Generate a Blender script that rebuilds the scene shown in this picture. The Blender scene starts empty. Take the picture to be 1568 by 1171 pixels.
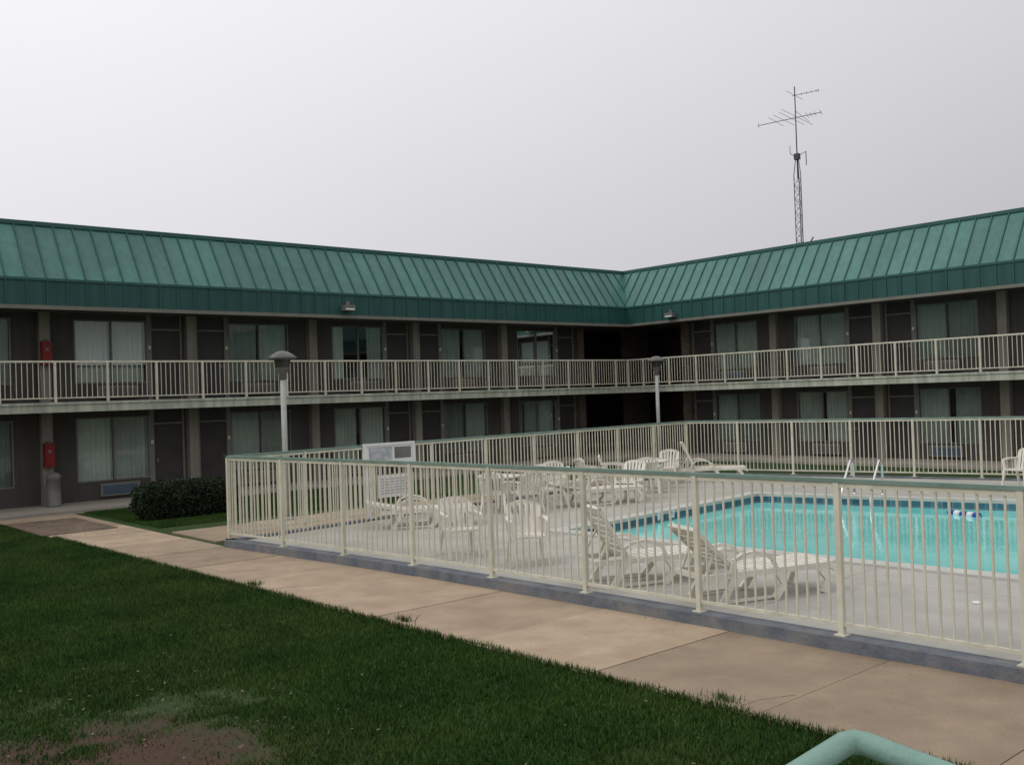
import bpy, math, random
from mathutils import Vector, Matrix, noise
random.seed(7)
S = bpy.context.scene
COL = S.collection

# ---------------------------------------------------------------- materials
def mat(name, c1, c2=None, scale=3.0, rough=0.8, bump=0.0, metallic=0.0, bscale=None, spec=0.3, detail=6, c3=None, s3=0.4, fine=0.0):
    m = bpy.data.materials.new(name); m.use_nodes = True
    nt = m.node_tree; N = nt.nodes; L = nt.links
    b = N['Principled BSDF']
    b.inputs['Roughness'].default_value = rough
    b.inputs['Metallic'].default_value = metallic
    b.inputs['Specular IOR Level'].default_value = spec
    g = N.new('ShaderNodeNewGeometry')
    n = N.new('ShaderNodeTexNoise'); n.inputs['Scale'].default_value = scale; n.inputs['Detail'].default_value = detail
    L.new(g.outputs['Position'], n.inputs['Vector'])
    r = N.new('ShaderNodeValToRGB')
    r.color_ramp.elements[0].position = 0.32; r.color_ramp.elements[1].position = 0.68
    r.color_ramp.elements[0].color = (*c1, 1); r.color_ramp.elements[1].color = (*(c2 or c1), 1)
    L.new(n.outputs['Fac'], r.inputs['Fac'])
    out = r.outputs['Color']
    if c3:
        n3 = N.new('ShaderNodeTexNoise'); n3.inputs['Scale'].default_value = s3; n3.inputs['Detail'].default_value = 8; n3.inputs['Roughness'].default_value = .65
        L.new(g.outputs['Position'], n3.inputs['Vector'])
        r3 = N.new('ShaderNodeValToRGB'); r3.color_ramp.elements[0].position = .45; r3.color_ramp.elements[1].position = .72
        L.new(n3.outputs['Fac'], r3.inputs['Fac'])
        mx = N.new('ShaderNodeMixRGB'); mx.inputs['Color2'].default_value = (*c3, 1)
        L.new(r3.outputs['Color'], mx.inputs['Fac']); L.new(out, mx.inputs['Color1']); out = mx.outputs['Color']
    if fine > 0:
        n4 = N.new('ShaderNodeTexNoise'); n4.inputs['Scale'].default_value = 45; n4.inputs['Detail'].default_value = 6; n4.inputs['Roughness'].default_value = .8
        L.new(g.outputs['Position'], n4.inputs['Vector'])
        mr = N.new('ShaderNodeMapRange'); mr.inputs['From Min'].default_value = .3; mr.inputs['From Max'].default_value = .7
        mr.inputs['To Min'].default_value = 1-fine; mr.inputs['To Max'].default_value = 1+fine
        L.new(n4.outputs['Fac'], mr.inputs['Value'])
        mx = N.new('ShaderNodeMixRGB'); mx.blend_type = 'MULTIPLY'; mx.inputs['Fac'].default_value = 1
        L.new(out, mx.inputs['Color1']); L.new(mr.outputs['Result'], mx.inputs['Color2']); out = mx.outputs['Color']
    L.new(out, b.inputs['Base Color'])
    if bump > 0:
        n2 = N.new('ShaderNodeTexNoise'); n2.inputs['Scale'].default_value = bscale or scale * 6; n2.inputs['Detail'].default_value = 4
        L.new(g.outputs['Position'], n2.inputs['Vector'])
        bp = N.new('ShaderNodeBump'); bp.inputs['Strength'].default_value = bump; bp.inputs['Distance'].default_value = 0.02
        L.new(n2.outputs['Fac'], bp.inputs['Height']); L.new(bp.outputs['Normal'], b.inputs['Normal'])
    return m, nt, b, out

def M(*a, **k): return mat(*a, **k)[0]

def add_islands(mt, amt=0.25):
    m, nt, b, out = mt
    N = nt.nodes; L = nt.links
    g = N.new('ShaderNodeNewGeometry')
    mr = N.new('ShaderNodeMapRange'); mr.inputs['To Min'].default_value = 1 - amt; mr.inputs['To Max'].default_value = 1 + amt * .6
    L.new(g.outputs['Random Per Island'], mr.inputs['Value'])
    mx = N.new('ShaderNodeMixRGB'); mx.blend_type = 'MULTIPLY'; mx.inputs['Fac'].default_value = 1
    L.new(out, mx.inputs['Color1']); L.new(mr.outputs['Result'], mx.inputs['Color2'])
    L.new(mx.outputs['Color'], b.inputs['Base Color'])
    return m, nt, b, mx.outputs['Color']

def add_cracks(mt, scale=0.5, width=0.012, col=(.12,.09,.06), maskscale=0.35, thr=.5):
    m, nt, b, out = mt
    N = nt.nodes; L = nt.links
    g = N.new('ShaderNodeNewGeometry')
    nz = N.new('ShaderNodeTexNoise'); nz.inputs['Scale'].default_value = 1.6; nz.inputs['Detail'].default_value = 5
    L.new(g.outputs['Position'], nz.inputs['Vector'])
    sc = N.new('ShaderNodeVectorMath'); sc.operation = 'SCALE'; sc.inputs['Scale'].default_value = 0.35
    L.new(nz.outputs['Color'], sc.inputs[0])
    ad = N.new('ShaderNodeVectorMath'); ad.operation = 'ADD'
    L.new(g.outputs['Position'], ad.inputs[0]); L.new(sc.outputs[0], ad.inputs[1])
    v = N.new('ShaderNodeTexVoronoi'); v.feature = 'DISTANCE_TO_EDGE'; v.inputs['Scale'].default_value = scale
    L.new(ad.outputs[0], v.inputs['Vector'])
    lt = N.new('ShaderNodeMath'); lt.operation = 'LESS_THAN'; lt.inputs[1].default_value = width * scale
    L.new(v.outputs['Distance'], lt.inputs[0])
    mk = N.new('ShaderNodeTexNoise'); mk.inputs['Scale'].default_value = maskscale
    L.new(g.outputs['Position'], mk.inputs['Vector'])
    gt = N.new('ShaderNodeMath'); gt.operation = 'GREATER_THAN'; gt.inputs[1].default_value = thr
    L.new(mk.outputs['Fac'], gt.inputs[0])
    ml = N.new('ShaderNodeMath'); ml.operation = 'MULTIPLY'
    L.new(lt.outputs[0], ml.inputs[0]); L.new(gt.outputs[0], ml.inputs[1])
    mx = N.new('ShaderNodeMixRGB'); mx.inputs['Color2'].default_value = (*col, 1)
    L.new(ml.outputs[0], mx.inputs['Fac']); L.new(out, mx.inputs['Color1'])
    L.new(mx.outputs['Color'], b.inputs['Base Color'])
    return m, nt, b, mx.outputs['Color']

def add_joints(mt, bw, bh, dark=.6):
    m, nt, b, out = mt
    N = nt.nodes; L = nt.links
    g = N.new('ShaderNodeNewGeometry')
    mp = N.new('ShaderNodeMapping'); mp.inputs['Rotation'].default_value = (0,0,-.07); L.new(g.outputs['Position'], mp.inputs['Vector'])
    br = N.new('ShaderNodeTexBrick'); L.new(mp.outputs[0], br.inputs['Vector']); br.offset = 0
    br.inputs['Color1'].default_value = (1,1,1,1); br.inputs['Color2'].default_value = (.93,.93,.92,1); br.inputs['Mortar'].default_value = (dark,dark,dark*.95,1)
    br.inputs['Scale'].default_value = 1; br.inputs['Brick Width'].default_value = bw; br.inputs['Row Height'].default_value = bh; br.inputs['Mortar Size'].default_value = .008
    mx = N.new('ShaderNodeMixRGB'); mx.blend_type = 'MULTIPLY'; mx.inputs['Fac'].default_value = 1
    L.new(out, mx.inputs['Color1']); L.new(br.outputs['Color'], mx.inputs['Color2']); L.new(mx.outputs['Color'], b.inputs['Base Color'])
    return m, nt, b, mx.outputs['Color']

def add_streaks(mt, lo=.8, scale=(3,3,.25)):
    m, nt, b, out = mt
    N = nt.nodes; L = nt.links
    g = N.new('ShaderNodeNewGeometry')
    mp = N.new('ShaderNodeMapping'); mp.inputs['Scale'].default_value = scale; L.new(g.outputs['Position'], mp.inputs['Vector'])
    n = N.new('ShaderNodeTexNoise'); n.inputs['Scale'].default_value = 1.6; n.inputs['Detail'].default_value = 7; L.new(mp.outputs[0], n.inputs['Vector'])
    mr = N.new('ShaderNodeMapRange'); mr.inputs['From Min'].default_value = .35; mr.inputs['From Max'].default_value = .65; mr.inputs['To Min'].default_value = lo; mr.inputs['To Max'].default_value = 1.06
    L.new(n.outputs['Fac'], mr.inputs['Value'])
    mx = N.new('ShaderNodeMixRGB'); mx.blend_type = 'MULTIPLY'; mx.inputs['Fac'].default_value = 1
    L.new(out, mx.inputs['Color1']); L.new(mr.outputs['Result'], mx.inputs['Color2']); L.new(mx.outputs['Color'], b.inputs['Base Color'])
    return m, nt, b, mx.outputs['Color']

def brickmat(name, c1, c2, cm, bw=.2, bh=.067, mort=.01, flat=False, offset=.5):
    m = bpy.data.materials.new(name); m.use_nodes = True
    nt = m.node_tree; N = nt.nodes; L = nt.links; b = N['Principled BSDF']
    b.inputs['Roughness'].default_value = .85
    g = N.new('ShaderNodeNewGeometry'); vec = g.outputs['Position']
    if not flat:
        sp = N.new('ShaderNodeSeparateXYZ'); L.new(vec, sp.inputs[0])
        a = N.new('ShaderNodeMath'); L.new(sp.outputs[0], a.inputs[0]); L.new(sp.outputs[1], a.inputs[1])
        c = N.new('ShaderNodeCombineXYZ'); L.new(a.outputs[0], c.inputs[0]); L.new(sp.outputs[2], c.inputs[1]); vec = c.outputs[0]
    br = N.new('ShaderNodeTexBrick'); L.new(vec, br.inputs['Vector'])
    br.inputs['Color1'].default_value = (*c1, 1); br.inputs['Color2'].default_value = (*c2, 1); br.inputs['Mortar'].default_value = (*cm, 1)
    br.inputs['Scale'].default_value = 1; br.inputs['Brick Width'].default_value = bw; br.inputs['Row Height'].default_value = bh
    br.inputs['Mortar Size'].default_value = mort; br.offset = offset
    n = N.new('ShaderNodeTexNoise'); n.inputs['Scale'].default_value = 2.2; n.inputs['Detail'].default_value = 6
    L.new(g.outputs['Position'], n.inputs['Vector'])
    mr = N.new('ShaderNodeMapRange'); mr.inputs['From Min'].default_value = .3; mr.inputs['From Max'].default_value = .7
    mr.inputs['To Min'].default_value = .72; mr.inputs['To Max'].default_value = 1.1
    L.new(n.outputs['Fac'], mr.inputs['Value'])
    mx = N.new('ShaderNodeMixRGB'); mx.blend_type = 'MULTIPLY'; mx.inputs['Fac'].default_value = 1
    L.new(br.outputs['Color'], mx.inputs['Color1']); L.new(mr.outputs['Result'], mx.inputs['Color2'])
    L.new(mx.outputs['Color'], b.inputs['Base Color'])
    return m

m_path = add_cracks(add_islands(mat('path_concrete', (.33,.255,.18), (.41,.32,.225), 2.2, .9, .35, bscale=40, c3=(.285,.22,.15), s3=1.3, fine=.13), .24), .33, .008, (.13,.10,.065), thr=.52)[0]
m_walk = M('walk_concrete', (.26,.24,.20), (.33,.30,.25), 1.5, .9, .2, bscale=40, fine=.1)
m_deck = add_joints(mat('deck_concrete', (.38,.375,.335), (.45,.445,.40), 1.6, .85, .25, bscale=30, c3=(.33,.325,.285), s3=.9, fine=.09), 3.0, 3.0)[0]
m_coping = M('coping', (.42,.42,.38), (.52,.52,.47), 3, .7, .1, fine=.08)
m_curb = M('curb_paint', (.10,.115,.14), (.16,.175,.20), 5, .8, .5, bscale=25, c3=(.22,.215,.20), s3=2.2, fine=.15)
m_cream = add_streaks(mat('cream_paint', (.56,.545,.43), (.66,.64,.52), 6, .5, 0.05), .88)[0]
m_frcap = M('green_cap_paint', (.15,.23,.19), (.21,.30,.25), 5, .45)
m_slabedge = add_streaks(mat('slab_edge_paint', (.42,.46,.37), (.52,.55,.45), 3, .6, .1, c3=(.30,.33,.26), s3=.7), .72, (4,4,.2))[0]
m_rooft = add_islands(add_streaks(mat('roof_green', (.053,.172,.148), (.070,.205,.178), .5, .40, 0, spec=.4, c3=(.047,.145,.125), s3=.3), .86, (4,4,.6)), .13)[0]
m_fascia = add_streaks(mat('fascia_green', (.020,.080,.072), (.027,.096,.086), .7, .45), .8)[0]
m_seam = M('seam_green', (.030,.10,.088), (.038,.12,.105), 1, .45)
m_wall = add_streaks(mat('wall_taupe', (.064,.060,.053), (.080,.075,.067), 1.2, .85, .1), .85)[0]
m_col = add_streaks(mat('column_grey', (.22,.21,.175), (.27,.255,.215), 2, .8, .1), .82)[0]
m_door = M('door_paint', (.040,.038,.036), (.052,.050,.047), 2, .55)
m_frame = M('frame_tan', (.16,.155,.13), (.20,.19,.16), 3, .5)
m_winfr = M('window_frame_alu', (.13,.13,.115), (.18,.18,.16), 3, .4)
m_soffit = M('soffit', (.10,.095,.08), (.13,.12,.10), 2, .9)
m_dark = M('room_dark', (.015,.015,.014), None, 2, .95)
m_brick = brickmat('brick_wall', (.13,.09,.06), (.07,.05,.035), (.12,.11,.09))
m_paver = brickmat('brick_paver', (.19,.13,.085), (.12,.08,.055), (.14,.12,.09), .22, .11, .012, flat=True)
m_tile = brickmat('pool_tile', (.025,.10,.15), (.05,.17,.22), (.18,.23,.25), .15, .15, .008, offset=0)
m_poolwall = M('pool_plaster', (.10,.42,.40), None, 2, .6)
m_plastic = M('white_plastic', (.70,.67,.59), (.78,.75,.67), 5, .45, spec=.4, c3=(.55,.52,.43), s3=3)
m_white = M('white_paint', (.68,.69,.68), (.76,.77,.76), 4, .5)
m_signgrey = M('sign_print', (.30,.33,.36), (.55,.56,.56), 9, .5)
m_steel = M('steel', (.7,.7,.7), None, 3, .25, metallic=1)
m_pole = M('lamp_pole_paint', (.36,.38,.35), (.44,.46,.42), 4, .5)
m_lampcap = M('lamp_cap', (.10,.10,.09), (.14,.14,.125), 4, .5)
m_lampgl = M('lamp_lens', (.05,.05,.045), None, 4, .2)
m_ant = M('antenna_metal', (.07,.07,.075), (.11,.11,.11), 3, .5, metallic=.3)
m_red = M('red_paint', (.17,.012,.012), (.21,.016,.015), 3, .5)
m_grey = M('grey_paint', (.13,.13,.12), (.18,.18,.165), 3, .6, .1)
m_blue = M('blue_plastic', (.01,.05,.35), None, 3, .35)
m_mint = M('mint_rail_paint', (.17,.30,.25), (.215,.36,.30), 14, .5, .2, bscale=60, spec=.4, c3=(.14,.25,.21), s3=7)
m_black = M('black_ink', (.01,.01,.01), None, 2, .6)
m_acblue = M('ac_blue', (.07,.12,.18), (.10,.15,.20), 3, .7)
m_actan = M('ac_tan', (.19,.16,.11), (.23,.20,.14), 3, .7)
m_roofflat = M('roof_flat', (.2,.2,.19), None, 2, .9)
m_curt = add_islands(mat('curtain', (.42,.47,.425), (.52,.56,.50), 1.3, .95), .32)[0]
m_curtw = M('curtain_white', (.80,.83,.81), (.86,.88,.86), 2, .95)

m_glass = bpy.data.materials.new('window_glass'); m_glass.use_nodes = True
nt = m_glass.node_tree; nt.nodes.clear()
o = nt.nodes.new('ShaderNodeOutputMaterial'); mx = nt.nodes.new('ShaderNodeMixShader')
tr = nt.nodes.new('ShaderNodeBsdfTransparent'); tr.inputs[0].default_value = (.80,.85,.83,1)
gl = nt.nodes.new('ShaderNodeBsdfGlossy'); gl.inputs['Roughness'].default_value = .03; gl.inputs[0].default_value = (.8,.85,.85,1)
fr = nt.nodes.new('ShaderNodeFresnel'); fr.inputs[0].default_value = 1.6
nt.links.new(fr.outputs[0], mx.inputs[0]); nt.links.new(tr.outputs[0], mx.inputs[1]); nt.links.new(gl.outputs[0], mx.inputs[2]); nt.links.new(mx.outputs[0], o.inputs[0])

# water
wm = mat('pool_water', (.17,.62,.57), (.28,.74,.69), .55, .06, 0, spec=.45, detail=3)
m_water = wm[0]
nt = m_water.node_tree
g = nt.nodes.new('ShaderNodeNewGeometry'); n = nt.nodes.new('ShaderNodeTexNoise'); n.inputs['Scale'].default_value = 4; n.inputs['Detail'].default_value = 3
bp = nt.nodes.new('ShaderNodeBump'); bp.inputs['Strength'].default_value = .20; bp.inputs['Distance'].default_value = .02
nt.links.new(g.outputs['Position'], n.inputs['Vector']); nt.links.new(n.outputs['Fac'], bp.inputs['Height']); nt.links.new(bp.outputs['Normal'], wm[2].inputs['Normal'])

# ground: grass + soil patch
SOIL = (2.15, 7.35)
gm = mat('lawn_ground', (.016,.040,.008), (.027,.062,.013), 1.2, .95, .6, bscale=30, c3=(.035,.055,.015), s3=.35)
nt = gm[1]; N = nt.nodes; L = nt.links
g = N.new('ShaderNodeNewGeometry'); d = N.new('ShaderNodeVectorMath'); d.operation = 'DISTANCE'; d.inputs[1].default_value = (*SOIL,-.12)
L.new(g.outputs['Position'], d.inputs[0])
n = N.new('ShaderNodeTexNoise'); n.inputs['Scale'].default_value = 3; n.inputs['Detail'].default_value = 6; L.new(g.outputs['Position'], n.inputs['Vector'])
m1 = N.new('ShaderNodeMath'); m1.operation = 'MULTIPLY_ADD'; m1.inputs[1].default_value = 1.8; L.new(n.outputs['Fac'], m1.inputs[0]); L.new(d.outputs['Value'], m1.inputs[2])
mr = N.new('ShaderNodeMapRange'); mr.inputs['From Min'].default_value = 1.8; mr.inputs['From Max'].default_value = 2.7; mr.inputs['To Min'].default_value = 1; mr.inputs['To Max'].default_value = 0
L.new(m1.outputs[0], mr.inputs['Value'])
mx = N.new('ShaderNodeMixRGB'); mx.inputs['Color2'].default_value = (.062,.036,.024,1)
L.new(mr.outputs['Result'], mx.inputs['Fac']); L.new(gm[3], mx.inputs['Color1']); L.new(mx.outputs['Color'], gm[2].inputs['Base Color'])
m_ground = gm[0]
m_blade = add_islands(mat('grass_blade', (.022,.062,.008), (.042,.108,.014), .9, .6, spec=.2, c3=(.070,.105,.022), s3=.45), .5)[0]
m_leaf = add_islands(mat('hedge_leaf', (.012,.025,.009), (.022,.042,.013), 5, .6, spec=.25), .5)[0]
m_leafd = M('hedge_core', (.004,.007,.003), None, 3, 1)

# ---------------------------------------------------------------- mesh builder
class MB:
    def __init__(s): s.v = []; s.f = []; s.mi = []; s.mats = []; s.cur = 0; s.smooth = []
    def m(s, mt):
        if mt not in s.mats: s.mats.append(mt)
        s.cur = s.mats.index(mt); return s
    def face(s, pts, sm=False):
        k = len(s.v); s.v += [tuple(p) for p in pts]; s.f.append(tuple(range(k, k+len(pts)))); s.mi.append(s.cur); s.smooth.append(sm)
    def strip(s, cols):
        k = len(s.v)
        for a, b in cols: s.v += [tuple(a), tuple(b)]
        for i in range(len(cols)-1):
            s.f.append((k+2*i, k+2*i+2, k+2*i+3, k+2*i+1)); s.mi.append(s.cur); s.smooth.append(True)
    def box(s, x0, x1, y0, y1, z0, z1):
        if x0 > x1: x0, x1 = x1, x0
        if y0 > y1: y0, y1 = y1, y0
        k = len(s.v)
        s.v += [(x0,y0,z0),(x1,y0,z0),(x1,y1,z0),(x0,y1,z0),(x0,y0,z1),(x1,y0,z1),(x1,y1,z1),(x0,y1,z1)]
        for f in ((0,3,2,1),(4,5,6,7),(0,1,5,4),(1,2,6,5),(2,3,7,6),(3,0,4,7)):
            s.f.append(tuple(k+i for i in f)); s.mi.append(s.cur); s.smooth.append(False)
    def bar(s, p, q, w, t, up=(0,0,1), w2=None, t2=None):
        p = Vector(p); q = Vector(q); d = (q-p).normalized(); up = Vector(up)
        if abs(d.dot(up)) > .98: up = Vector((1,0,0))
        sd = d.cross(up).normalized(); u = sd.cross(d).normalized()
        w2 = w2 or w; t2 = t2 or t; k = len(s.v)
        for c, ww, tt in ((p, w, t), (q, w2, t2)):
            for a, b in ((-1,-1),(1,-1),(1,1),(-1,1)):
                s.v.append(tuple(c + sd*(a*ww/2) + u*(b*tt/2)))
        for f in ((0,1,2,3),(7,6,5,4),(0,4,5,1),(1,5,6,2),(2,6,7,3),(3,7,4,0)):
            s.f.append(tuple(k+i for i in f)); s.mi.append(s.cur); s.smooth.append(False)
    def tube(s, pts, r, n=10, cap=True):
        pts = [Vector(p) for p in pts]; k0 = len(s.v); prev = None
        for i, p in enumerate(pts):
            a = pts[max(i-1,0)]; b = pts[min(i+1,len(pts)-1)]
            d = (b-a).normalized()
            if prev is None:
                ref = Vector((0,0,1)) if abs(d.z) < .9 else Vector((1,0,0)); sd = d.cross(ref).normalized()
            else:
                sd = (prev - d*prev.dot(d)).normalized()
            prev = sd; u = sd.cross(d)
            rr = r[i] if isinstance(r, (list,tuple)) else r
            if 0 < i < len(pts)-1:
                d1 = (pts[i]-pts[i-1]).normalized(); d2 = (pts[i+1]-pts[i]).normalized()
                cs = max(.5, math.cos(d1.angle(d2)/2) if d1.length and d2.length else 1)
                nrm = (d2-d1); nrm = nrm.normalized() if nrm.length > 1e-5 else None
            else: nrm = None; cs = 1
            for j in range(n):
                t = 2*math.pi*j/n; off = (sd*math.cos(t)+u*math.sin(t))*rr
                if nrm is not None: off += nrm*off.dot(nrm)*(1/cs-1)
                s.v.append(tuple(p+off))
        for i in range(len(pts)-1):
            for j in range(n):
                a = k0+i*n+j; b = k0+i*n+(j+1)%n
                s.f.append((a,b,b+n,a+n)); s.mi.append(s.cur); s.smooth.append(True)
        if cap:
            s.f.append(tuple(k0+j for j in range(n))[::-1]); s.mi.append(s.cur); s.smooth.append(False)
            e = k0+(len(pts)-1)*n; s.f.append(tuple(e+j for j in range(n))); s.mi.append(s.cur); s.smooth.append(False)
    def lathe(s, prof, c=(0,0,0), n=24):
        k0 = len(s.v)
        for r, z in prof:
            for j in range(n):
                t = 2*math.pi*j/n; s.v.append((c[0]+r*math.cos(t), c[1]+r*math.sin(t), c[2]+z))
        for i in range(len(prof)-1):
            for j in range(n):
                a = k0+i*n+j; b = k0+i*n+(j+1)%n
                s.f.append((a,b,b+n,a+n)); s.mi.append(s.cur); s.smooth.append(True)
    def mesh(s, name):
        me = bpy.data.meshes.new(name); me.from_pydata(s.v, [], s.f)
        for mt in s.mats: me.materials.append(mt)
        me.polygons.foreach_set('material_index', s.mi); me.polygons.foreach_set('use_smooth', s.smooth); me.update()
        return me
    def obj(s, name, parent=None, loc=None, rotz=0):
        return place(s.mesh(name), name, parent, loc, rotz)
def place(me, name, parent=None, loc=None, rotz=0):
    ob = bpy.data.objects.new(name, me); COL.objects.link(ob)
    if loc: ob.location = loc
    ob.rotation_euler = (0,0,rotz)
    if parent: ob.parent = parent
    return ob
def empty(name, loc=(0,0,0)):
    e = bpy.data.objects.new(name, None); COL.objects.link(e); e.location = loc; e.empty_display_size = .2; return e

# ---------------------------------------------------------------- ground (opening under the pool)
import bmesh
def loop(bm, pts, z):
    vs = [bm.verts.new((p[0],p[1],z)) for p in pts]
    return [bm.edges.new((vs[i], vs[(i+1)%len(vs)])) for i in range(len(vs))]
def sheet(name, loops, z, mt):
    bm = bmesh.new(); es = []
    for l in loops: es += loop(bm, l, z)
    bmesh.ops.triangle_fill(bm, edges=es, use_beauty=True)
    for f in bm.faces:
        f.normal_update()
        if f.normal.z < 0: f.normal_flip()
    me = bpy.data.meshes.new(name); bm.to_mesh(me); bm.free(); me.materials.append(mt); return place(me, name)
sheet('ground', [[(-400,-400),(500,-400),(500,500),(-400,500)],[(9.2,11.5),(11.5,15.5),(21.5,15.5),(25.5,0),(14,-2),(9.6,-2)]], -.12, m_ground)

FRONT = [(7.87,17.12),(8.2,14.2),(8.45,11.5),(8.62,8.3),(8.74,5.0),(8.85,1.7),(8.95,-3.3)]
LEFT = [(7.87,17.12),(12.35,17.65),(23.15,18.75)]
FAR = [(23.15,18.75),(24.3,13.9),(25.25,9.8),(26.9,2.0),(28.0,-3.3)]
def fx(y):
    for (xa,ya),(xb,yb) in zip(FRONT, FRONT[1:]):
        if yb <= y <= ya: return xa+(xb-xa)*(ya-y)/(ya-yb)
    return 7.9 if y > 17 else 8.95
def edge(y): return 6.52-.026*(y-3)

b = MB().m(m_path); y = -6.0
while y < 26.0:
    y2 = min(y+1.78, 26.2); g = .006
    r1 = fx(y)-.12; r2 = fx(y2)-.12
    zt = -.085+random.uniform(-.005,.005)
    P = [(edge(y),y+g),(r1,y+g),(r2,y2-g),(edge(y2),y2-g)]
    k = len(b.v); b.v += [(p[0],p[1],-.2) for p in P]+[(p[0],p[1],zt) for p in P]
    for f in ((4,5,6,7),(0,1,5,4),(1,2,6,5),(2,3,7,6),(3,0,4,7)):
        b.f.append(tuple(k+i for i in f)); b.mi.append(0); b.smooth.append(False)
    y = y2
x = 7.98
while x < 26.5:
    b.box(x+.007, x+1.77, 18.0+(x-8)*.10, 20.15+(x-8)*.06, -.2, -.087); x += 1.78
b.obj('concrete_path')
b = MB().m(m_paver); b.box(5.95, 7.5, 21.9, 24.9, -.15, -.072); b.obj('brick_paving')
b = MB().m(m_walk); b.box(-14, 29.0, 26.2, 29.4, -.2, -.03); b.box(29.0, 32, -12, 29.4, -.2, -.03); b.obj('building_walkway')

A=(12.45,12.9); B=(19.3,13.6); C=(22.4,1.5); D=(13.1,1.5)
A2=(12.13,13.2); B2=(19.53,13.95); C2=(22.85,1.15); D2=(12.78,1.15)
outer = [FRONT[0]]+LEFT[1:]+FAR[1:]+[FRONT[-1]]+list(reversed(FRONT[1:-1]))
sheet('pool_deck', [outer, [A2,B2,C2,D2]], 0, m_deck)

pool = empty('swimming_pool')
inn = [A,B,C,D]; out2 = [A2,B2,C2,D2]
b = MB().m(m_coping)
for i in range(4):
    j = (i+1)%4; zt = .035
    p,q,r,s_ = inn[i],inn[j],out2[j],out2[i]
    b.face([(*p,zt),(*q,zt),(*r,zt),(*s_,zt)]); b.face([(*s_,zt),(*r,zt),(*r,-.02),(*s_,-.02)]); b.face([(*q,zt),(*p,zt),(*p,-.03),(*q,-.03)])
b.obj('coping', pool)
b = MB().m(m_tile)
for i in range(4):
    j = (i+1)%4; p,q = inn[i],inn[j]
    b.face([(*q,-.03),(*p,-.03),(*p,-.30),(*q,-.30)])
b.m(m_poolwall)
for i in range(4):
    j = (i+1)%4; p,q = inn[i],inn[j]
    b.face([(*q,-.30),(*p,-.30),(*p,-1.6),(*q,-1.6)])
b.face([(*p,-1.6) for p in inn]); b.obj('shell', pool)
b = MB().m(m_water); b.face([(*p,-.17) for p in inn]); b.obj('pool_water', pool)
for k, (xx, ch_) in enumerate(((15.35,'3'),(15.75,'F'))):
    yy = A[1]+(xx-A[0])*(B[1]-A[1])/(B[0]-A[0])
    bb = MB().m(m_white); bb.box(xx-.09, xx+.09, yy-.012, yy-.004, -.13, .02); dm = bb.obj('depth_marker_tile')
    cu = bpy.data.curves.new('numeral','FONT'); cu.body = ch_; cu.size = .17; cu.align_x = 'CENTER'; cu.materials.append(m_black)
    to = bpy.data.objects.new('numeral', cu); COL.objects.link(to); to.parent = dm; to.location = (xx, yy-.016, -.12); to.rotation_euler = (math.pi/2,0,0)

b = MB().m(m_curb)
for pts in (FRONT, LEFT, FAR):
    for p,q in zip(pts, pts[1:]):
        b.bar((p[0],p[1],-.04),(q[0],q[1],-.04),.24,.16)
b.obj('painted_curb')

# ---------------------------------------------------------------- pool fence
def fence(name, pts, ztop=1.56, zb=.15, base=.03):
    e = empty(name)
    P = MB().m(m_cream); T = MB().m(m_frcap)
    tot = 0; segs = []
    for p,q in zip(pts, pts[1:]):
        l = math.dist(p,q); segs.append((p,q,tot,l)); tot += l
        T.bar((*p,ztop),(*q,ztop),.055,.04)
        P.bar((*p,zb),(*q,zb),.03,.035); P.bar((*p,ztop-.045),(*q,ztop-.045),.03,.045)
    def at(d):
        for p,q,s0,l in segs:
            if d <= s0+l+1e-6: t=(d-s0)/l; return (p[0]+(q[0]-p[0])*t, p[1]+(q[1]-p[1])*t, p, q)
    n = round(tot/1.66); st = tot/n; sub = 14
    for i in range(n+1):
        x,y,p,q = at(min(i*st,tot)); jx = random.uniform(-.008,.008)
        d = Vector((q[0]-p[0], q[1]-p[1],0)).normalized()
        P.bar((x,y,base),(x+jx,y,ztop-.02),.058,.058,up=d)
        P.box(x-.06,x+.06,y-.06,y+.06,.04,.052)
        if i < n:
            for k in range(1,sub):
                x,y,p,q = at(i*st+st*k/sub+random.uniform(-.004,.004)); j = random.uniform(-.008,.008)
                P.bar((x,y,zb),(x+j,y+j,ztop-.05),.019,.019,up=d)
    P.obj('pickets', e); T.obj('top_rail', e)
fence('pool_fence', FRONT); fence('pool_fence', LEFT); fence('pool_fence', FAR)

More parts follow.
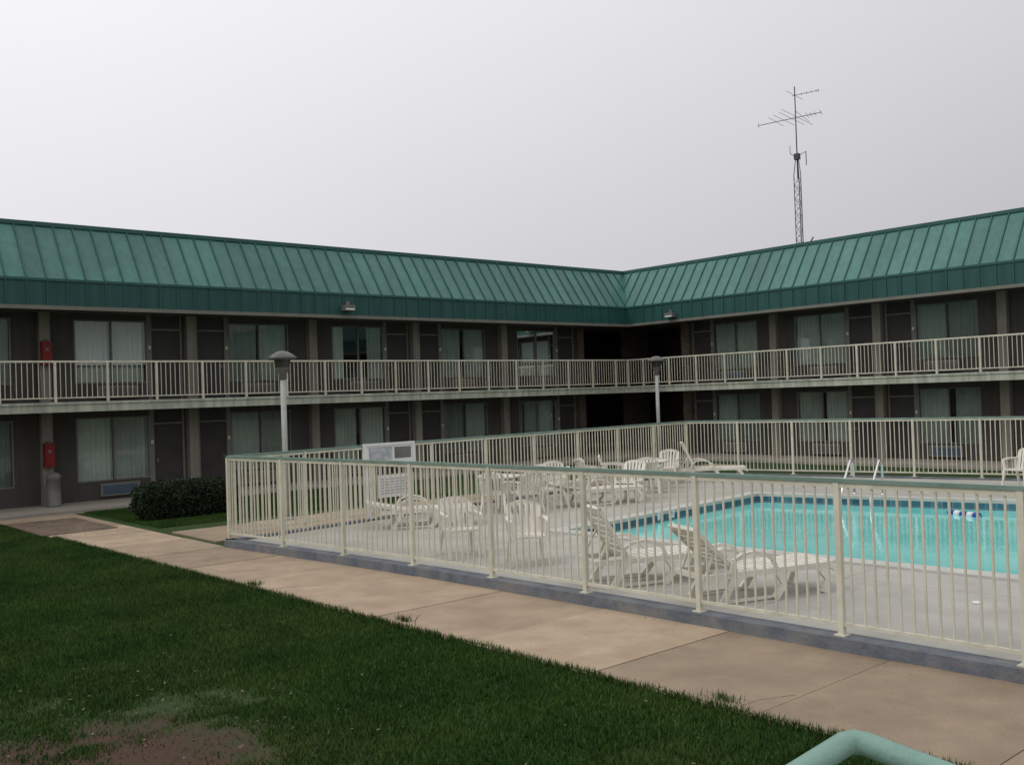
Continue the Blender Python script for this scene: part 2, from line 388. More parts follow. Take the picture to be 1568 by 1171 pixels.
# ---------------------------------------------------------------- motel
motel = empty('motel_building')
RX = 29.75; RC = 25.05
def TW(w, s, d, z): return (s, 27+d, z) if w == 'L' else (RX+d, s, z)
def wb(mb, w, s0, s1, d0, d1, z0, z1):
    if w == 'L': mb.box(s0,s1,27+d0,27+d1,z0,z1)
    else: mb.box(RX+d0,RX+d1,s0,s1,z0,z1)
walls = MB(); glass = MB().m(m_glass); curt = MB(); fr = MB()
WD = 1.5
def bay(w, c, sg):
    for fl,(z0,z1) in enumerate(((-.03,2.5),(2.72,5.2))):
        S_ = lambda a: c+sg*a
        def B_(mb, a0, a1, d0, d1, za, zb): wb(mb, w, *(sorted((S_(a0),S_(a1)))), d0, d1, za, zb)
        walls.m(m_wall)
        B_(walls, .1, .22, WD, WD+.1, z0, z1)
        B_(walls, 3.3, 4.02, WD, WD+.1, z0, z1)
        B_(walls, 1.25, 3.3, WD, WD+.1, z0, z0+.52); B_(walls, 1.25, 3.3, WD, WD+.1, z0+2.32, z1)
        walls.m(m_door); B_(walls, .27, 1.12, WD+.05, WD+.1, z0, z0+2.05)
        B_(walls, .27, 1.12, WD+.04, WD+.1, z0+2.1, z1)
        fr.m(m_frame)
        B_(fr, .22, .27, WD-.015, WD+.1, z0, z1); B_(fr, 1.12, 1.25, WD-.015, WD+.1, z0, z1); B_(fr, .27, 1.12, WD-.01, WD+.1, z0+2.05, z0+2.10)
        fr.m(m_winfr)
        za, zb = z0+.52, z0+2.32
        for a in (1.25, 2.255, 3.26): B_(fr, a, a+.04, WD-.02, WD+.07, za, zb)
        B_(fr, 1.29, 3.26, WD-.02, WD+.07, za, za+.04); B_(fr, 1.29, 3.26, WD-.02, WD+.07, zb-.04, zb)
        g0, g1 = S_(1.29), S_(3.26)
        glass.face([TW(w,g0,WD+.03,za+.04),TW(w,g1,WD+.03,za+.04),TW(w,g1,WD+.03,zb-.04),TW(w,g0,WD+.03,zb-.04)])
        white = (w=='L' and abs(c-11.98) < .2 and sg < 0)
        curt.m(m_curtw if white and fl == 1 else m_curt)
        r_ = random.random()
        if white: spans = [(1.27,2.27),(2.28,3.3)]
        elif r_ < .6: spans = [(1.27,2.29),(2.30,3.3)]
        elif r_ < .85: spans = [(1.27,2.15+random.uniform(0,.1)),(2.33+random.uniform(0,.12),3.3)]
        else: spans = [(1.27,1.75+random.uniform(0,.2)),(2.75+random.uniform(0,.15),3.3)]
        bot = za
        if white and fl == 1: bot = za+.55
        for a0,a1 in spans:
            nn = int((a1-a0)/.022); cs_ = []
            for i in range(nn+1):
                a = a0+(a1-a0)*i/nn
                dd_ = WD+.12+.026*math.sin(a*2*math.pi/.14+c)+.012*math.sin(a*17+c)
                cs_.append((TW(w,S_(a),dd_,bot-.02), TW(w,S_(a),dd_,zb+.03)))
            curt.strip(cs_)
        if white and fl == 1:
            curt.m(m_curt); curt.face([TW(w,S_(1.27),WD+.25,za),TW(w,S_(3.3),WD+.25,za),TW(w,S_(3.3),WD+.25,zb),TW(w,S_(1.27),WD+.25,zb)])
        fr.m(m_frame); B_(fr, 1.6, 2.7, WD-.10, WD, z0+.10, z0+.46)
        fr.m(random.choice([m_acblue, m_actan, m_grey, m_grey])); B_(fr, 1.66, 2.64, WD-.115, WD-.10, z0+.15, z0+.41)
        fr.m(m_door)
        for k in range(4): B_(fr, 1.68, 2.62, WD-.122, WD-.115, z0+.18+k*.055, z0+.195+k*.055)
        fr.m(m_winfr); B_(fr, 1.0, 1.05, WD+.01, WD+.05, z0+.95, z0+1.05)
        fr.m(m_cream); B_(fr, 1.15, 1.22, WD-.03, WD-.015, z0+1.5, z0+1.6)
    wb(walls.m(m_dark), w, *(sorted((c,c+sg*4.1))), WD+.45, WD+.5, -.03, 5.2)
for k in range(-5,6):
    c = 7.88+4.1*k
    if k % 2:
        bay('L', c, -1)
        if k < 5: bay('L', c, 1)
for k in range(0,9):
    c = RC-4.1*k
    if k % 2 == 0:
        bay('R', c, -1)
        if k > 0: bay('R', c, 1)
cols = MB()
for k in range(-5,6):
    c = 7.88+4.1*k
    cols.m(m_brick if k == 5 else m_col)
    hw = .17 if k == 5 else .14
    for z0,z1 in ((-.03,2.5),(2.72,5.2)): wb(cols,'L',c-hw,c+hw,WD-.22,WD+.12,z0,z1)
for k in range(0,9):
    c = RC-4.1*k
    cols.m(m_brick if k == 0 else m_col)
    hw = .2 if k == 0 else .14
    for z0,z1 in ((-.03,2.5),(2.72,5.2)): wb(cols,'R',c-hw,c+hw,WD-.22,WD+.12,z0,z1)
cols.obj('columns', motel)
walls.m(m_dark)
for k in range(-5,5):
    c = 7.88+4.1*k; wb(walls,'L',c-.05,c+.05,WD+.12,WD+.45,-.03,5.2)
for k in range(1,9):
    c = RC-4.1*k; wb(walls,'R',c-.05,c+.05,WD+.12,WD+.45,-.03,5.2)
walls.m(m_brick)
walls.box(28.28,28.5,28.62,34,-.03,5.2); walls.box(RX+1.62,36,24.95,25.19,-.03,5.2)
walls.box(28.5,36.2,34,34.2,-.03,5.2); walls.box(36,36.2,25.2,34,-.03,5.2)
walls.box(32.2,33.8,29.4,29.6,-.03,5.2)
walls.m(m_wall); walls.box(-12.8,28.2,38,38.2,-.1,7.2); walls.box(41,41.2,-8,38,-.1,7.2); walls.box(-12.9,-12.7,28.5,38,-.1,7.2); walls.box(RX+1.5,41,-8.2,-8,-.1,7.2)
walls.obj('walls', motel); glass.obj('window_panes', motel); curt.obj('curtains', motel); fr.obj('frames_and_ac_units', motel)
sl = MB().m(m_soffit); q0 = RX-.01
sl.box(-12.9,41,27.05,38,2.5,2.715); sl.box(RX+.05,41,-8.2,27.05,2.5,2.715)
sl.box(-12.9,41,26.95,38,5.2,5.3); sl.box(RX-.05,41,-8.2,26.95,5.2,5.3)
sl.m(m_slabedge)
sl.box(-12.9,q0,26.98,27.05,2.47,2.73); sl.box(q0,RX+.05,-8.2,27.05,2.47,2.73)
sl.box(-12.9,q0,26.95,26.98,2.67,2.735); sl.box(q0-.03,q0,-8.2,26.95,2.67,2.735)
sl.m(m_roofflat); sl.box(-12.9,41.2,28.2,38.2,7.2,7.3); sl.box(RX+1.4,41.2,-8.2,28.2,7.2,7.3)
sl.obj('slabs', motel)
# roof
ex, ey = RX-.1, 26.9; zf0, zf1, zr = 5.2, 5.93, 7.5; dd = 1.1
x0, y0 = -13.0, -8.3
rf = MB().m(m_rooft)
def P1(s,t): return (s, ey+dd*t, zf1+(zr-zf1)*t)
def P2(s,t): return (ex+dd*t, s, zf1+(zr-zf1)*t)
def panel(P_, s, s2, e, flip):
    t = max(0,(s-e)/dd); t2 = max(0,(s2-e)/dd)
    pts = [P_(s,t)]
    if s < e < s2: pts.append(P_(e,0))
    pts.append(P_(s2,t2))
    if t2 < .999: pts.append(P_(s2,1))
    pts.append(P_(s,1))
    rf.face(pts[::-1] if flip else pts)
s = x0
while s < ex+dd-.01: s2 = min(s+.49,ex+dd); panel(P1,s,s2,ex,False); s = s2
s = y0
while s < ey+dd-.01: s2 = min(s+.49,ey+dd); panel(P2,s,s2,ey,True); s = s2
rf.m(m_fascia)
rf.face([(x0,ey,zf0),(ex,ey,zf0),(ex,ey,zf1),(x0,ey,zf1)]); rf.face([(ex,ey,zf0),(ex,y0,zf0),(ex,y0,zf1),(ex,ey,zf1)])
rf.m(m_seam)
rf.box(x0,ex+dd+.1,ey+dd-.06,ey+dd+.1,zr-.02,zr+.09); rf.box(ex+dd-.06,ex+dd+.1,y0,ey+dd-.06,zr-.02,zr+.09)
rf.box(x0,ex,ey-.035,ey,zf1-.05,zf1+.015); rf.box(ex-.035,ex,y0,ey-.035,zf1-.05,zf1+.015)
rf.m(m_frame); rf.box(x0,ex,ey-.03,ey,zf0-.06,zf0+.04); rf.box(ex-.03,ex,y0,ey-.03,zf0-.06,zf0+.04)
rf.m(m_seam)
nrm = Vector((0,-(zr-zf1),dd)).normalized(); nrm2 = Vector((-(zr-zf1),0,dd)).normalized()
s = x0+.49
while s < ex+dd-.1:
    t0 = max(0,(s-ex)/dd)
    rf.bar(P1(s,t0),P1(s,1),.032,.08,up=nrm)
    if s < ex: rf.box(s-.012,s+.012,ey-.03,ey,zf0+.045,zf1-.055)
    s += .49
s = y0+.49
while s < ey+dd-.1:
    t0 = max(0,(s-ey)/dd)
    rf.bar(P2(s,t0),P2(s,1),.032,.08,up=nrm2)
    if s < ey: rf.box(ex-.03,ex,s-.012,s+.012,zf0+.045,zf1-.055)
    s += .49
rf.bar((ex,ey,zf1+.01),(ex+dd,ey+dd,zr+.01),.12,.05)
rf.obj('mansard_roof', motel)
# balcony railing
rl = MB().m(m_cream)
rl.box(-12.9,RX+.02,27.0,27.05,3.77,3.82); rl.box(RX+.02,RX+.07,-8.2,27.05,3.77,3.82)
rl.box(-12.9,RX+.02,27.01,27.04,2.83,2.86); rl.box(RX+.03,RX+.06,-8.2,27.04,2.83,2.86)
s = 7.75-1.33*15
while s < 29.4:
    rl.box(s-.03,s+.03,26.985,27.045,2.736,3.77)
    for k in range(1,10):
        q = s+.133*k
        if q < RX-.05: rl.box(q-.009,q+.009,27.016,27.034,2.86,3.77)
    s += 1.33
s = 26.2
while s > -8:
    rl.box(RX+.005,RX+.065,s-.03,s+.03,2.736,3.77)
    for k in range(1,10): q = s+.133*k-1.33; rl.box(RX+.036,RX+.054,q-.009,q+.009,2.86,3.77)
    s -= 1.33
rl.box(RX,RX+.07,26.98,27.05,2.737,3.77)
for k in range(1,6): rl.box(RX+.036,RX+.054,26.2+.133*k-.009,26.2+.133*k+.009,2.86,3.77)
rl.obj('balcony_railing', motel)
for loc, w in (((16.5,26.87,5.45),'L'),((ex-.03,24.5,5.4),'R')):
    b = MB().m(m_grey)
    if w == 'L': b.box(-.2,.2,-.22,0,-.08,.1); b.m(m_white).box(-.16,.16,-.228,-.22,-.06,-.01); b.m(m_grey).box(-.06,.06,-.1,0,.1,.22)
    else: b.box(-.22,0,-.2,.2,-.08,.1); b.m(m_white).box(-.228,-.22,-.16,.16,-.06,-.01); b.m(m_grey).box(-.1,0,-.06,.06,.1,.22)
    b.obj('wall_floodlight', motel, loc)
for z in (1.35,4.1):
    b = MB().m(m_red); b.box(-.13,.13,-.16,0,-.34,.30); b.box(-.10,.10,-.175,-.16,-.28,.24); b.m(m_grey).box(-.04,.04,-.18,-.175,.04,.12)
    b.tube([(0,-.08,.3),(0,-.08,.36)],.05,8)
    b.obj('fire_extinguisher_cabinet', None, (7.88,28.27,z))
b = MB().m(m_grey); b.lathe([(.0,0),(.2,0),(.2,.05),(.18,.07),(.17,.72),(.19,.74),(.19,.82),(.1,.9),(0,.92)], (7.88,27.85,-.03)); b.obj('ash_receptacle')

# ---------------------------------------------------------------- lamps
def lamp(loc):
    b = MB().m(m_pole); b.lathe([(0,0),(.16,0),(.16,.04),(.08,.06)],n=16); b.tube([(0,0,.03),(0,0,3.2)],.062,12)
    b.m(m_lampcap); b.lathe([(.062,3.12),(.09,3.15),(.09,3.25),(.15,3.38),(.18,3.58)],n=20)
    b.m(m_lampgl); b.lathe([(.155,3.40),(.19,3.60)],n=20)
    b.m(m_lampcap); b.lathe([(.0,3.57),(.26,3.575),(.32,3.60),(.315,3.63),(.22,3.70),(.12,3.76),(0,3.78)],n=24)
    b.obj('street_lamp', None, loc)
lamp((10.55,19.97,-.09)); lamp((25.8,22.1,-.08))

# ---------------------------------------------------------------- antenna tower
b = MB().m(m_ant); R_ = .2; H = 14.4
legs = [(R_*math.cos(a),R_*math.sin(a)) for a in (0.3,0.3+2.094,0.3+4.189)]
for l in legs: b.tube([(*l,0),(*l,H-1),(l[0]*.3,l[1]*.3,H)],.024,6)
z = .3; i = 0
while z < H-1.2:
    for j in range(3):
        p,q = legs[j],legs[(j+1)%3]
        b.bar((*p,z),(*q,z+.35 if (i+j)%2 else z),.014,.014)
        b.bar((*q,z),(*p,z+.35),.014,.014)
    z += .35; i += 1
b.tube([(0,0,H-1.2),(0,0,17.95)],.03,8)
Rg = Vector((.7547,-.6561,0)); Fw = Vector((.6561,.7547,0))
def yagi(z, boom0, boom1, tilt, els, r=.018):
    a = Rg*boom0+Vector((0,0,z+tilt*boom0)); c = Rg*boom1+Vector((0,0,z+tilt*boom1)); b.tube([a,c],r,6)
    for t,l,sl2 in els:
        p = Rg*t+Vector((0,0,z+tilt*t)); dv = (Fw*.75+Rg*sl2+Vector((0,0,-.10))).normalized()*l
        b.tube([p-dv,p+dv],.010,5)
yagi(16.35,-1.95,1.35,.18,[(-1.9,.35,.2),(-1.0,.8,.7),(-.6,1.0,.8),(-.2,1.2,.8),(.1,1.5,.8),(.35,.9,.6),(.6,.4,.4),(.8,.3,.4),(1.0,.3,.4),(1.3,.35,.4)])
yagi(17.5,-.15,1.25,.18,[(0,.8,.8),(.35,.16,.3),(.6,.15,.3),(.85,.15,.3),(1.1,.15,.3),(1.22,.2,.3)],.014)
b.box(-.12,.12,-.12,.12,14.2,14.5); b.tube([(.05,0,14.4),(.35,-.3,14.6),(.35,-.3,13.9)],.02,6); b.tube([(-.05,0,14.3),(-.3,.2,14.5),(-.3,.2,14.9)],.015,6)
b.bar((.2,-.2,9.6),(.5,-.45,10.2),.06,.06)
b.obj('antenna_tower', None, (44.1,27.9,-.12))

# ---------------------------------------------------------------- furniture
def armchair():
    b = MB().m(m_plastic)
    for x in (-.18,-.09,0,.09,.18):
        b.bar((x,-.20,.41),(x,.24,.425),.075,.022)
    b.bar((-.23,.25,.415),(.23,.25,.415),.05,.035); b.bar((-.23,-.2,.405),(.23,-.2,.405),.04,.04)
    b.bar((-.23,-.2,.405),(-.23,.25,.415),.04,.04); b.bar((.23,-.2,.405),(.23,.25,.415),.04,.04)
    def top(x): return .87-.9*x*x
    for x in (-.2,-.12,-.04,.04,.12,.2):
        b.bar((x*.9,-.2,.42),(x*1.1,-.36,top(x)),.048,.018,up=(0,1,.3))
    prev=None
    for i in range(9):
        x = -.25+.5*i/8; c = (x,-.365,top(x))
        if prev: b.bar(prev,c,.035,.06,up=(0,0,1))
        prev = c
    for s_ in (-1,1):
        b.bar((s_*.22,-.2,.42),(s_*.25,-.36,top(.25)),.045,.035,up=(0,1,.3))
        b.bar((s_*.25,-.33,.66),(s_*.29,.0,.665),.055,.03); b.bar((s_*.29,.0,.665),(s_*.28,.23,.64),.06,.03,w2=.05)
        b.bar((s_*.28,.23,.65),(s_*.24,.25,.41),.05,.04,up=(0,1,0)); b.bar((s_*.24,.25,.43),(s_*.28,.31,0),.06,.05,up=(0,1,0),w2=.035,t2=.03)
        b.bar((s_*.23,-.19,.42),(s_*.27,-.33,0),.06,.05,up=(0,1,0),w2=.035,t2=.03)
        b.bar((s_*.26,-.2,.42),(s_*.28,-.2,.66),.04,.03,up=(0,1,0))
    return b.mesh('plastic_armchair')
def chaise(back_ang, mt):
    b = MB().m(mt); W = .31; zs = .33
    ca, sa = math.cos(back_ang), math.sin(back_ang)
    L_ = .74
    for s_ in (-1,1):
        b.bar((s_*W,-.75,zs),(s_*W,1.0,zs),.05,.07); b.bar((s_*W,1.0,zs),(s_*W,1.1,zs-.06),.05,.06)
        for y0_,y1_,y2_ in ((.85,.97,.90),(.25,.33,.18),(-.35,-.45,-.55)):
            b.bar((s_*W,y0_,zs),(s_*(W+.015),y1_,zs*.5),.045,.10,up=(0,1,0),t2=.07); b.bar((s_*(W+.015),y1_,zs*.5),(s_*(W+.02),y2_,0),.045,.07,up=(0,1,0),t2=.09)
        b.bar((s_*W,.22,.03),(s_*W,-.5,.03),.03,.03)
        b.bar((s_*(W-.03),-.3,zs+.02),(s_*(W-.03),-.3-L_*ca,zs+.02+L_*sa),.04,.05,up=(0,sa,ca))
        pr = None
        for (yy,zz) in ((-.42,zs+.03),(-.38,zs+.17),(-.26,zs+.235),(-.1,zs+.25),(.05,zs+.22),(.16,zs+.15),(.22,zs+.02)):
            c = (s_*(W+.03),yy,zz)
            if pr: b.bar(pr,c,.055,.035)
            pr = c
    yy = -.26
    while yy < 1.05:
        b.bar((-W,yy,zs+.03),(W,yy,zs+.03),.075,.018); yy += .1
    t = .05
    while t < L_:
        b.bar((-W+.02,-.3-t*ca,zs+.03+t*sa),(W-.02,-.3-t*ca,zs+.03+t*sa),.072,.018,up=(0,sa,ca)); t += .098
    b.bar((-W+.02,-.3-L_*ca,zs+.03+L_*sa),(W-.02,-.3-L_*ca,zs+.03+L_*sa),.06,.05,up=(0,sa,ca))
    b.bar((-W+.05,-.3-L_*ca*.55,zs+L_*sa*.55),(-W+.05,-.72,zs),.025,.025); b.bar((W-.05,-.3-L_*ca*.55,zs+L_*sa*.55),(W-.05,-.72,zs),.025,.025)
    b.bar((-W,-.75,zs),(W,-.75,zs),.05,.06); b.bar((-W,1.1,zs-.05),(W,1.1,zs-.05),.06,.05)
    return b.mesh('chaise_lounge')
def table():
    b = MB().m(m_plastic); b.lathe([(0,.69),(.44,.69),(.46,.67),(.49,.68),(.5,.71),(.48,.725),(0,.725)],n=28)
    for a in range(4):
        t = math.pi/4+a*math.pi/2; c,s_ = math.cos(t),math.sin(t)
        b.bar((c*.3,s_*.3,.7),(c*.22,s_*.22,.35),.06,.05,up=(c,s_,0)); b.bar((c*.22,s_*.22,.36),(c*.4,s_*.4,0),.06,.05,up=(c,s_,0),w2=.04)
    b.lathe([(.0,.33),(.24,.34),(.24,.37),(0,.38)],n=16)
    return b.mesh('round_table')
CH, TB = armchair(), table()
C55, C40, C35, C70 = [chaise(math.radians(a),m_plastic) for a in (60,44,12,66)]
def rz(dx,dy): return math.atan2(dy,dx)-math.pi/2
def chair(x,y,fx_,fy_): place(CH,'plastic_armchair',None,(x,y,.002),rz(fx_,fy_))
def ch(me,x,y,fx_,fy_): place(me,'chaise_lounge',None,(x,y,.002),rz(fx_,fy_))
chair(9.55,12.35,-.4,-1); chair(9.72,10.95,-.55,-.85)
ch(C55,9.75,8.75,1,-.42); ch(C40,9.82,7.15,1,-.34)
ch(C35,11.25,15.85,.85,-.5)
place(TB,'round_table',None,(14.2,16.9,.002)); chair(13.6,16.3,.8,.6); chair(14.0,15.8,.2,1); chair(15.0,16.8,-1,.1)
chair(14.9,15.9,-.8,.5); chair(16.2,17.0,-.3,-1); ch(C35,15.9,15.5,.9,-.3)
place(TB,'round_table',None,(19.2,16.8,.002)); chair(18.6,17.5,.6,-.7); chair(20.5,17.3,-.9,-.5); chair(18.4,16.1,.8,.5); chair(17.6,17.3,.9,-.3)
ch(C70,21.6,16.9,.7,-.7); chair(23.6,9.4,-1,.2); chair(17.0,15.5,-.9,-.3)

sg = empty('pool_rules_sign')
b = MB().m(m_white); y_s = 17.50
b.box(11.0,12.3,y_s-.06,y_s-.03,1.16,1.60)
b.m(m_signgrey).box(11.14,11.72,y_s-.066,y_s-.06,1.24,1.52); b.m(m_grey).box(11.78,12.2,y_s-.066,y_s-.06,1.26,1.50)
b.m(m_white).box(11.0,11.06,y_s-.08,y_s-.06,1.16,1.60); b.box(12.24,12.3,y_s-.08,y_s-.06,1.16,1.60); b.box(11.06,12.24,y_s-.08,y_s-.06,1.55,1.60)
b.box(11.35,12.25,y_s-.06,y_s-.03,.45,.92)
b.m(m_signgrey)
for i in range(6): b.box(11.42,12.18-.1*(i%2),y_s-.065,y_s-.06,.82-i*.06,.85-i*.06)
for xx in (11.1,12.2): b.m(m_white).box(xx-.025,xx+.025,y_s-.03,y_s-.005,.03,1.6)
b.obj('board', sg)

for k,(xx,yy) in enumerate(((19.87,11.62),(20.03,11.02))):
    b = MB().m(m_steel)
    pts = [(.45,0,0)]
    for i in range(9):
        a = math.pi*i/8*.75; pts.append((.30+.15*math.cos(a), 0, .62+.15*math.sin(a)))
    pts += [(-.30,0,.25),(-.45,0,-.05),(-.45,0,-.5)]
    b.tube(pts,.028,10); b.lathe([(.05,0),(.05,.02),(.02,.03)],(.45,0,0),12)
    b.obj('pool_grab_rail', None, (xx,yy,.03), .2)
b = MB()
p0 = Vector((19.6,9.25,-.15)); p1 = Vector((19.35,8.5,-.15)); b.m(m_white).tube([p0,p1],.012,6)
for i in range(5):
    c = p0.lerp(p1,(i+.5)/5); dv = (p1-p0).normalized()*.055
    b.m(m_white if i % 2 else m_blue).tube([c-dv*1.2,c-dv,c+dv,c+dv*1.2],[.03,.065,.065,.03],12)
b.obj('pool_float_line')
b = MB().m(m_white); b.lathe([(0,0),(.05,0),(.055,.012),(.05,.02),(0,.025)],(11.1,4.95,.001),16); b.obj('skimmer_lid')

hr = empty('stair_handrail')
b = MB().m(m_mint); zr_ = 1.745; cx, cy = 1.905, 1.125
pts = [(-2.2,cy-.25,zr_-.12),(cx-.035,cy-.003,zr_),(cx-.012,cy-.012,zr_),(cx-.003,cy-.035,zr_-.002),(cx+.0,-2.2,zr_-.36)]
b.tube(pts,.025,18)
b.tube([(-2.2,cy-.25,.98),(cx-.35,cy-.03,.98)],.016,10); b.tube([(cx,cy-.35,.98),(cx,-2.2,.98)],.016,10)
for xx in (-2.1,-.9,.3,1.45): b.tube([(xx,cy-.25*(cx-xx)/4.1,.88),(xx,cy-.25*(cx-xx)/4.1,zr_-.12*(cx-xx)/4.1)],.02,10)
for yy in (.65,-.6,-1.9): b.tube([(cx,yy,.88),(cx,yy,zr_-.36*(cy-yy)/3.3)],.02,10)
b.obj('rail', hr)
b = MB().m(m_walk); b.box(-3,2.0,-3,1.25,-.15,.9); b.obj('stair_landing')

# ---------------------------------------------------------------- hedge
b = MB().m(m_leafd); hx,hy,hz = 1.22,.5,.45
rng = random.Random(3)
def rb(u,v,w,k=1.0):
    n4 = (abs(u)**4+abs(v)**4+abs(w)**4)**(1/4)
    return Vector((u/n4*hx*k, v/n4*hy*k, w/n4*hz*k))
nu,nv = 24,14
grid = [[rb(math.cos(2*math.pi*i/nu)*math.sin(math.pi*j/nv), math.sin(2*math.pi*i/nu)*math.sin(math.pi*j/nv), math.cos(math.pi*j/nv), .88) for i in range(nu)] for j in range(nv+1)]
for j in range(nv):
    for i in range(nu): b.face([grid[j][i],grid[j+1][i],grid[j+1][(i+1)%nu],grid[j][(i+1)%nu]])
b.m(m_leaf)
for i in range(16000):
    u,v,w = rng.gauss(0,1),rng.gauss(0,1),rng.gauss(0,1); l = math.sqrt(u*u+v*v+w*w) or 1
    u,v,w = u/l,v/l,w/l
    bump_ = 1+.10*noise.noise(Vector((u*2.5,v*2.5,w*2.5)))
    p = rb(u,v,w, rng.uniform(.88,1.03)*bump_)
    a = Vector((rng.gauss(0,1),rng.gauss(0,1),rng.gauss(0,1))).normalized(); c = a.cross(Vector((rng.gauss(0,1),rng.gauss(0,1),rng.gauss(0,1)))).normalized()
    s_ = rng.uniform(.014,.028)
    b.face([p-a*s_*1.4,p+c*s_*.7,p+a*s_*1.4,p-c*s_*.7])
b.obj('hedge', None, (9.5,22.95,hz-.14))

# ---------------------------------------------------------------- grass blades
def blades(r, pts, hmin, hmax):
    V=[];F=[]
    for x,y,k_ in pts:
        h = r.uniform(hmin,hmax)*k_; a = r.uniform(0,6.283); w = r.uniform(.004,.008)
        lx = r.gauss(0,.4)*h; ly = r.gauss(0,.4)*h; c,s_ = math.cos(a)*w,math.sin(a)*w; k=len(V)
        V += [(x-c,y-s_,-.01),(x+c,y+s_,-.01),(x+lx,y+ly,h)]; F.append((k,k+1,k+2))
    me = bpy.data.meshes.new('grass_patch'); me.from_pydata(V,[],F); me.materials.append(m_blade); return me
def patch(n, seed):
    r = random.Random(seed); return blades(r, [(r.uniform(-.52,.52), r.uniform(-.52,.52), 1) for i in range(n)], .022, .06)
dense = [patch(5200,i) for i in range(5)]
lawn = empty('lawn_grass')
yy = 2.5; rs = random.Random(5)
while yy < 27:
    i = 0
    while True:
        xx = edge(yy)-.5-i
        if xx < .238*yy-1.6: break
        d = math.hypot(xx-SOIL[0], (yy-SOIL[1]))
        if d < 3.2:
            pts = []
            for q in range(5200):
                lx,ly = rs.uniform(-.52,.52), rs.uniform(-.52,.52)
                wx,wy = xx+lx, yy+ly
                dd_ = math.hypot(wx-SOIL[0], wy-SOIL[1]) + 1.3*noise.noise(Vector((wx*1.1,wy*1.1,0))) + .8*noise.noise(Vector((wx*4,wy*4,3)))
                pr = min(1,max(.07,(dd_-.8)/1.2))
                if rs.random() < pr: pts.append((lx,ly,.6+.4*pr))
            place(blades(rs,pts,.022,.06),'patch',lawn,(xx,yy,-.118))
        elif not (yy > 24.9 and xx > 9):
            place(random.choice(dense),'patch',lawn,(xx,yy,-.118),random.randrange(4)*math.pi/2)
        i += 1
    yy += 1
for yy in range(21,26):
    for xx in range(8,16):
        place(random.choice(dense),'patch',lawn,(xx+.65,yy+.7,-.118),random.randrange(4)*math.pi/2)
pts = []
for i in range(9000):
    y = rs.uniform(2.3,21.5); t = noise.noise(Vector((y*1.7,0,5)))
    pts.append((edge(y)+abs(rs.gauss(0,.035))*(1+t*1.2)-.02, y, 1.1))
for cy_,cx_ in ((9.6,6.5),(5.1,6.6),(13.2,6.35)):
    for i in range(130): pts.append((cx_+abs(rs.gauss(0,.07)), cy_+rs.gauss(0,.09), 1.2))
place(blades(rs,pts,.03,.075),'edge_fringe',lawn,(0,0,-.10))
b = MB().m(M('dry_leaf',(.16,.11,.05),(.22,.17,.09),5,.8))
def leafat(x,y,z,s_):
    a = Vector((rng.gauss(0,1),rng.gauss(0,1),rng.gauss(0,.25))).normalized(); c = a.cross(Vector((0,0,1))).normalized(); p = Vector((x,y,z))
    b.face([p-a*s_,p+c*s_*.6,p+a*s_,p-c*s_*.6])
for i in range(110): leafat(rng.gauss(2.6,1.2),rng.gauss(7.8,1.4),-.085,rng.uniform(.01,.025))
for i in range(25): leafat(rng.uniform(3,6.2),rng.uniform(4,18),-.06,rng.uniform(.01,.02))
for i in range(160): leafat(rng.uniform(5.9,7.6),rng.uniform(21,25.5),-.064,rng.uniform(.015,.04))
for i in range(60):
    y = rng.uniform(3,20); leafat(fx(y)-.14-abs(rng.gauss(0,.12)),y,-.072,rng.uniform(.006,.016))
b.obj('fallen_leaves')

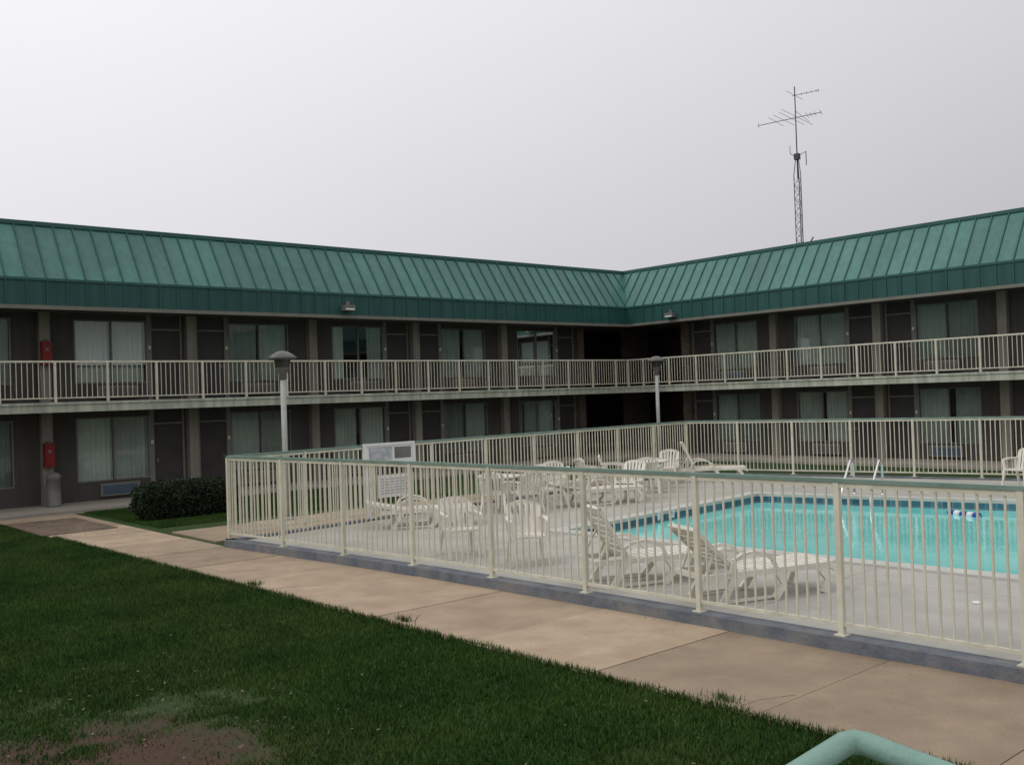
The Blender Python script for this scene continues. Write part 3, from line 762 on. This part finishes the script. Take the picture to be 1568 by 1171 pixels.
# ---------------------------------------------------------------- world + sun
W = bpy.data.worlds.new('World'); S.world = W; W.use_nodes = True
nt = W.node_tree; N = nt.nodes; L = nt.links
bg = N['Background']; out = N['World Output']
sky = N.new('ShaderNodeTexSky'); sky.sky_type = 'NISHITA'; sky.sun_disc = False
el = math.radians(50); sd = Vector((-.75,.45,0)).normalized()
sky.sun_elevation = el; sky.sun_rotation = math.atan2(sd.x, sd.y)
L.new(sky.outputs[0], bg.inputs[0]); bg.inputs[1].default_value = .05
tc = N.new('ShaderNodeTexCoord')
dt = N.new('ShaderNodeVectorMath'); dt.operation = 'DOT_PRODUCT'; dt.inputs[1].default_value = (-.28*.7547,.28*.6561,.78)
L.new(tc.outputs['Generated'], dt.inputs[0])
nz = N.new('ShaderNodeTexNoise'); nz.inputs['Scale'].default_value = 1.3; nz.inputs['Detail'].default_value = 3; L.new(tc.outputs['Generated'], nz.inputs['Vector'])
ad = N.new('ShaderNodeMath'); ad.inputs[1].default_value = .55; L.new(dt.outputs['Value'], ad.inputs[0])
a2 = N.new('ShaderNodeMath'); a2.operation = 'MULTIPLY_ADD'; a2.inputs[1].default_value = .08; L.new(nz.outputs['Fac'], a2.inputs[0]); L.new(ad.outputs[0], a2.inputs[2])
cl = N.new('ShaderNodeClamp'); cl.inputs['Min'].default_value = .3; cl.inputs['Max'].default_value = 1.08; L.new(a2.outputs[0], cl.inputs['Value'])
bg2 = N.new('ShaderNodeBackground'); bg2.inputs[0].default_value = (.99,.97,1,1); L.new(cl.outputs[0], bg2.inputs[1])
ms = N.new('ShaderNodeMixShader'); ms.inputs[0].default_value = .93
L.new(bg.outputs[0], ms.inputs[1]); L.new(bg2.outputs[0], ms.inputs[2]); L.new(ms.outputs[0], out.inputs[0])
sl_ = bpy.data.lights.new('sun','SUN'); sl_.energy = .7; sl_.angle = math.radians(16); sl_.color = (1,.97,.92)
so = bpy.data.objects.new('sun', sl_); COL.objects.link(so)
dirv = -(sd*math.cos(el)+Vector((0,0,math.sin(el)))); so.rotation_euler = dirv.to_track_quat('-Z','Y').to_euler(); so.location = (0,0,20)

# ---------------------------------------------------------------- camera
cam = bpy.data.cameras.new('camera'); co = bpy.data.objects.new('camera', cam); COL.objects.link(co)
F0 = Vector((.6561,.7547,0)).normalized(); R0 = Vector((.7547,-.6561,0)).normalized(); p = .0137; r = .034
Fv = F0*math.cos(p)+Vector((0,0,math.sin(p))); U0 = R0.cross(Fv)
Rv = R0*math.cos(r)-U0*math.sin(r); Uv = U0*math.cos(r)+R0*math.sin(r)
mw = Matrix((Rv,Uv,-Fv)).transposed().to_4x4(); mw.translation = Vector((0,0,2.5)); co.matrix_world = mw
cam.sensor_width = 36; cam.lens = 34.44; cam.clip_start = .05; cam.clip_end = 2000
S.camera = co
S.view_settings.view_transform = 'Standard'; S.view_settings.look = 'None'; S.view_settings.exposure = 0
